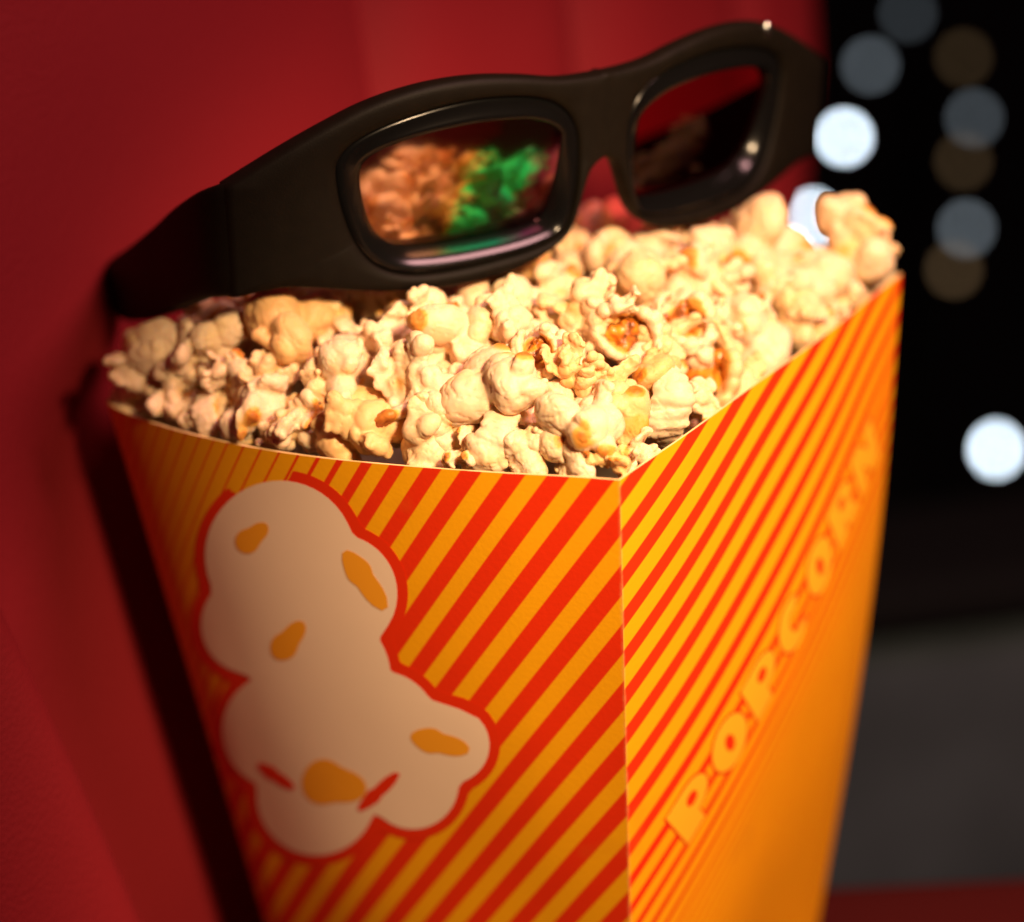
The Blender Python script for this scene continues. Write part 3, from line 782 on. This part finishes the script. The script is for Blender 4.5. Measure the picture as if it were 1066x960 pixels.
    for (c, rad_, sc, R_), t in zip(parts, tint):
        lc_ = (co - c) @ R_/(sc*rad_); d = (np.linalg.norm(lc_, axis=1) - 1)*(sc*rad_).min(); wgt = np.exp(-d/0.05); tv += wgt*t; wsum += wgt
    tv = tv/wsum + tn
    if kind in ('puff', 'butterfly', 'petal'):     # papery brown remains of the hull on one small side
        hd = unit(r); q = co @ hd; tv += 0.75*np.clip((q - np.quantile(q, 0.94))/0.12, 0, 1)
        # stray specks
    if kind == 'curl':               # the inside of the collar is toasted
        rr_ = np.hypot(co[:, 0], co[:, 1]); tv += 0.55*np.clip((0.50 - rr_)/0.12, 0, 1)*np.clip((co[:, 2] + 0.45)/0.1, 0, 1)
    tv = np.clip(tv, 0, 1)
    co *= 0.0092*K
    me.vertices.foreach_set('co', co.ravel())
    at2 = me.attributes.new('tint', 'FLOAT', 'POINT'); at2.data.foreach_set('value', tv)
    me.materials.clear(); me.materials.append(mat_pop)
    me.polygons.foreach_set('use_smooth', [True]*len(me.polygons)); me.update()
    me.name = 'popcorn_piece'
    hull_me = None
    if kind == 'curl':
        hp = [(np.array([0, 0, -0.14]), 0.34, np.array([1, .8, .55]), np.eye(3))]
        for _ in range(9): hp.append((np.array([*r.uniform(-.34, .34, 2), r.uniform(-.22, .06)]), r.uniform(.08, .17), 1 + r.uniform(-.3, .3, 3), randrot(r)))
        hull_me = remesh(hp, 0.05, 2); h_ = np.empty(len(hull_me.vertices)*3); hull_me.vertices.foreach_get('co', h_); hull_me.vertices.foreach_set('co', h_*0.0092*K)
        hull_me.materials.clear(); hull_me.materials.append(mat_hull); hull_me.polygons.foreach_set('use_smooth', [True]*len(hull_me.polygons)); hull_me.name = 'hull'
    return me, hull_me
VAR = {'puff': [make_flake(100 + i, 'puff') for i in range(9)], 'butterfly': [make_flake(200 + i, 'butterfly') for i in range(7)],
       'curl': [make_flake(300 + i, 'curl') for i in range(4)], 'petal': [make_flake(400 + i, 'petal') for i in range(3)]}
EXT = {}; MESHCO = {}
for k_, l_ in VAR.items():
    for me, _ in l_: q = np.empty(len(me.vertices)*3); me.vertices.foreach_get('co', q); EXT[me.name] = np.linalg.norm(q.reshape(-1, 3), axis=1).max(); MESHCO[me.name] = q.reshape(-1, 3)[::3].copy()

Fp = -W/2*(e1 + e2)
def loc_ab(q): q = np.asarray(q)[:2] - Fp; return q @ e1, q @ e2
def rim_dist(a, b): return min(a, W - a, b + bulge_left(a/W), W - b)
def heap(a, b):
    d = rim_dist(a, b)
    cl_ = math.exp(-((a - W)**2 + (b - 0.01)**2)/0.040**2); cr_ = math.exp(-(a**2 + (b - W)**2)/0.030**2)
    return H - 0.0018 + 0.032*(1 - math.exp(-max(d, -0.004)/0.024)) + 0.012*cl_ + 0.015*cr_
def heap_hit(px, py, lift=0.0):
    d = ray(px, py); t = 0.35
    for i in range(900):
        q = P + d*t; a, b = loc_ab(q)
        if q[2] < heap(a, b) + lift: return q
        t += 0.0006
    return q
# solid points of the glasses, to keep popcorn out of them
gpts = []
for sgn in (-1, 1):
    for a in angs[::2]:
        for pp in (pb, po):
            q = ringpt(pp, a); gpts.append(g2w(sgn*q[0]/1000, 0.0015 + WRAP*(q[0]/1000)**2, q[1]/1000))
for o_ in (t_l, t_r): gpts += [np.array(v.co)/K for v in list(o_.data.vertices)[::5]]
gpts = np.array(gpts)

hero = [  # px, py, size in px, kind, yellowness hint (None = as it comes)
 (367, 452, 84, 'puff'), (446, 458, 78, 'puff'), (512, 466, 62, 'petal'), (550, 474, 52, 'puff'), (594, 484, 44, 'puff'), (606, 446, 76, 'puff'), (656, 440, 64, 'puff'), (642, 478, 44, 'butterfly'),
 (703, 425, 66, 'petal'), (759, 384, 96, 'curl'), (806, 348, 78, 'puff'), (524, 412, 104, 'puff'), (430, 402, 88, 'butterfly'), (386, 344, 90, 'butterfly'), (302, 350, 84, 'puff'), (262, 418, 72, 'puff'),
 (304, 442, 62, 'butterfly'), (356, 392, 66, 'puff'), (330, 408, 46, 'butterfly'), (474, 346, 78, 'puff'), (522, 338, 64, 'puff'), (560, 366, 62, 'curl'), (630, 398, 66, 'butterfly'), (604, 326, 70, 'butterfly'),
 (652, 346, 70, 'curl'), (712, 334, 70, 'curl'), (668, 294, 70, 'puff'), (718, 280, 62, 'puff'), (748, 290, 58, 'butterfly'), (682, 240, 76, 'puff'), (630, 216, 72, 'butterfly'), (782, 246, 84, 'puff'),
 (858, 304, 80, 'puff'), (890, 262, 74, 'puff'), (912, 258, 40, 'curl'), (874, 226, 54, 'puff'), (794, 296, 52, 'butterfly'), (690, 392, 52, 'puff'), (596, 386, 56, 'butterfly'), (580, 284, 66, 'butterfly'),
 (530, 300, 60, 'puff'), (242, 392, 50, 'butterfly'), (212, 432, 42, 'petal'), (172, 418, 54, 'butterfly'), (150, 362, 76, 'puff'), (134, 404, 58, 'puff'), (236, 350, 60, 'puff'), (484, 474, 44, 'butterfly'),
 (575, 452, 46, 'puff'), (410, 372, 50, 'butterfly'), (345, 330, 56, 'butterfly'), (832, 330, 60, 'butterfly'), (906, 292, 60, 'puff'), (742, 236, 60, 'puff'), (284, 395, 50, 'butterfly'), (200, 372, 60, 'butterfly'),
 (640, 262, 60, 'puff'), (690, 356, 50, 'butterfly'), (446, 330, 52, 'butterfly'), (735, 412, 40, 'butterfly'), (466, 436, 46, 'puff')]
placed = []      # centre, radius, kind, facing
for (x, y, s, kd) in hero:
    q = heap_hit(x, y); dep = proj(q)[2]; r_ = s/2/FPX*dep
    d = ray(x, y); d = d/np.linalg.norm(d)
    placed.append([q + d*r_*(0.30 if kd != 'curl' else -0.05), r_, kd, True])
# small pieces snug against the rim
for side in (0, 1):
    t_ = 0.008
    while t_ < W - 0.006:
        r_ = rng.uniform(0.0056, 0.0074)
        a, b = (t_, -bulge_left(t_/W) + r_*0.9) if side == 0 else (r_*0.9, t_)
        q2 = Fp + a*e1 + b*e2; q = np.array([q2[0], q2[1], H + rng.uniform(-0.002, 0.002)])
        if all(np.linalg.norm(q - o_[0]) > 0.58*(r_ + o_[1]) for o_ in placed): placed.append([q, r_, rng.choice(['puff', 'butterfly', 'petal'], p=[.45, .4, .15]), False])
        t_ += rng.uniform(0.008, 0.012)
# fill the rest of the heap
tries = 0
while tries < 6000:
    tries += 1
    a, b = rng.uniform(-0.002, W + 0.002), rng.uniform(-0.016, W + 0.002)
    d = rim_dist(a, b)
    if d < 0.006: continue
    r_ = rng.uniform(0.0068, 0.0100)
    q2 = Fp + a*e1 + b*e2; q = np.array([q2[0], q2[1], heap(a, b) - 0.25*r_ + rng.uniform(-.003, .001)])
    if any(np.linalg.norm(q - o_[0]) < 0.92*(r_ + o_[1]) for o_ in placed): continue
    placed.append([q, r_, rng.choice(['puff', 'butterfly', 'butterfly', 'puff', 'curl'], p=[.35, .25, .2, .15, .05]), False])
# inside the card, clear of the glasses
for o_ in placed:
    for it in range(30):
        q, r_ = o_[0], o_[1]; a, b = loc_ab(q); mv = np.zeros(3)
        if q[2] < H + 1.4*r_:
            lim = 1.08*r_*math.sqrt(max(0, 1 - max(0, (q[2] - H - 0.3*r_)/(1.2*r_))**2))
            if a < lim: mv[:2] += e1*(lim - a)
            if W - a < lim: mv[:2] -= e1*(lim - (W - a))
            if b + bulge_left(a/W) < lim: mv[:2] += e2*(lim - b - bulge_left(a/W))
            if W - b < lim: mv[:2] -= e2*(lim - (W - b))
        dd = np.linalg.norm(gpts - q, axis=1); k = dd.argmin()
        if dd[k] < 0.72*r_:
            n_ = (q - gpts[k])/max(1e-6, dd[k]); n_[2] = -abs(n_[2]) - 0.6; n_ /= np.linalg.norm(n_); mv += n_*(0.72*r_ - dd[k])*0.6
        if np.linalg.norm(mv) < 1e-5: break
        o_[0] = q + mv

def quat_to(zdir, spin):
    zq = Vector(zdir).to_track_quat('Z', 'Y').to_matrix()
    return (zq @ Matrix.Rotation(spin, 3, 'Z')).to_euler()
# order them into rows as the photograph shows them, so that each can be pointed to
info = []
for o_ in placed:
    px, py, dep = proj(o_[0]); info.append([px, py, dep, o_])
def clear_of_rim(px, py):
    # rows are counted up from the rim of the box
    if px <= 645: yr = float(np.interp(px, [118, 190, 330, 500, 645], [424, 450, 478, 490, 500]))
    else: yr = float(np.interp(px, [645, 938], [500, 285]))
    return max(0, yr - py)
for it_ in info: it_.append(min(6, int(clear_of_rim(it_[0], it_[1])//44)))
ROW = ['in the lowest row along the rim', 'in the second row above the rim', 'in the third row above the rim', 'in the fourth row above the rim', 'in the fifth row above the rim', 'in the sixth row above the rim', 'in the topmost row']
ORD = ['first', 'second', 'third', 'fourth', 'fifth', 'sixth', 'seventh', 'eighth', 'ninth', 'tenth', 'eleventh', 'twelfth', 'thirteenth', 'fourteenth', 'fifteenth', 'sixteenth', 'seventeenth', 'eighteenth', 'nineteenth', 'twentieth']
def ordw(i): return ORD[i] if i < 20 else ('twenty-' + ORD[i - 20] if i < 29 else ('thirtieth' if i == 29 else 'thirty-' + ORD[i - 30]))
LOOK = {'puff': 'smooth puffed', 'butterfly': 'knobbly', 'curl': 'open amber-hulled', 'petal': 'curled'}
cnt = {k: 0 for k in VAR}
for row in range(7):
    for j, (px, py, dep, o_, rw) in enumerate(sorted([i_ for i_ in info if i_[4] == row], key=lambda t: t[0])):
        q, r_, kd, facing = o_
        me, hme = VAR[kd][cnt[kd] % len(VAR[kd])]; cnt[kd] += 1
        ob = bpy.data.objects.new('popcorn_piece', me); C.objects.link(ob)
        ob.location = Vector(q)*K
        sc = r_*K/EXT[me.name]*(1.54 if facing else 1.36); ob.scale = (sc, sc, sc)
        if kd == 'curl':
            tc_ = (P - q)/np.linalg.norm(P - q) + rng.normal(size=3)*0.18 + np.array([0.1, 0, 0.15]); ob.rotation_euler = quat_to(tc_, rng.uniform(0, 6.28))
        else: ob.rotation_euler = Matrix(randrot(rng)).to_euler()
        # settle: keep every point inside the card and clear of the glasses
        co = MESHCO[me.name] @ np.array(ob.rotation_euler.to_matrix()).T*sc/K; q = np.array(q, float)
        for it in range(4):
            w_ = co + q; mk_ = w_[:, 2] < H + 0.0004
            if not mk_.any(): break
            ww = w_[mk_]; a_ = (ww[:, :2] - Fp) @ e1; b_ = (ww[:, :2] - Fp) @ e2; ins = (H - ww[:, 2])*TP*W/2/H + 0.0010
            bl_ = np.array([bulge_left(t_) for t_ in np.clip(a_/W, 0, 1)])
            p1, p2, p3, p4 = (ins - a_).max(), (ins - (W - a_)).max(), (ins - b_ - bl_*0.97).max(), (ins - (W - b_)).max()
            mv = e1*(max(0, p1) - max(0, p2)) + e2*(max(0, p3) - max(0, p4))
            if np.abs(mv).max() < 1e-5: break
            q[:2] += mv
        sub = co[::12]
        for it in range(12):
            dm = min(np.linalg.norm(gpts - p_, axis=1).min() for p_ in (sub + q)[::3]) if np.linalg.norm(gpts - q, axis=1).min() < 0.022 else 1
            if dm > 0.0026: break
            q[2] -= 0.0010
        ob.location = Vector(q)*K
        size = 'small' if r_ < 0.0068 else ('large' if r_ > 0.0098 else 'medium')
        tag(ob, f'{size} {LOOK[kd]} popcorn piece, {ordw(j)} from left {ROW[row]}', 'popcorn', 'popcorn pieces heaped in the box')
        if hme is not None:
            h = bpy.data.objects.new('hull', hme); C.objects.link(h); h.parent = ob

# the popcorn below the top layer, seen only as a mass through the gaps
low_v, low_f, low_t = [], [], []
pts = []
tries = 0
while tries < 2500:
    tries += 1
    a, b = rng.uniform(0.004, W - 0.004), rng.uniform(-0.012, W - 0.004)
    if rim_dist(a, b) < 0.0130: continue
    if any((a - x)**2 + (b - y)**2 < 0.0118**2 for x, y in pts): continue
    pts.append((a, b))
for (a, b) in pts:
    me, _ = VAR['puff'][int(rng.integers(0, 9))]
    n = len(me.vertices); co = np.empty(n*3); me.vertices.foreach_get('co', co); co = co.reshape(-1, 3)/K
    tt2 = np.empty(n); me.attributes['tint'].data.foreach_get('value', tt2)
    q2 = Fp + a*e1 + b*e2; zc = heap(a, b) - 0.0105
    co = (co*0.92) @ randrot(rng).T + np.array([q2[0], q2[1], zc]); bb = len(low_v)
    low_v += list(co); low_f += [tuple(bb + k for k in p_.vertices) for p_ in me.polygons]; low_t.append(tt2)
lo = obj('popcorn_filling', low_v, low_f, mat_pop, None)
la = lo.data.attributes.new('tint', 'FLOAT', 'POINT'); la.data.foreach_set('value', np.concatenate(low_t))
tag(lo, 'mass of popcorn beneath the top pieces inside the striped box', 'popcorn', None, 'stuff')
print('flakes', len(placed), 'filling', len(pts), 'verts', sum(len(me.vertices) for l_ in VAR.values() for me, _ in l_))
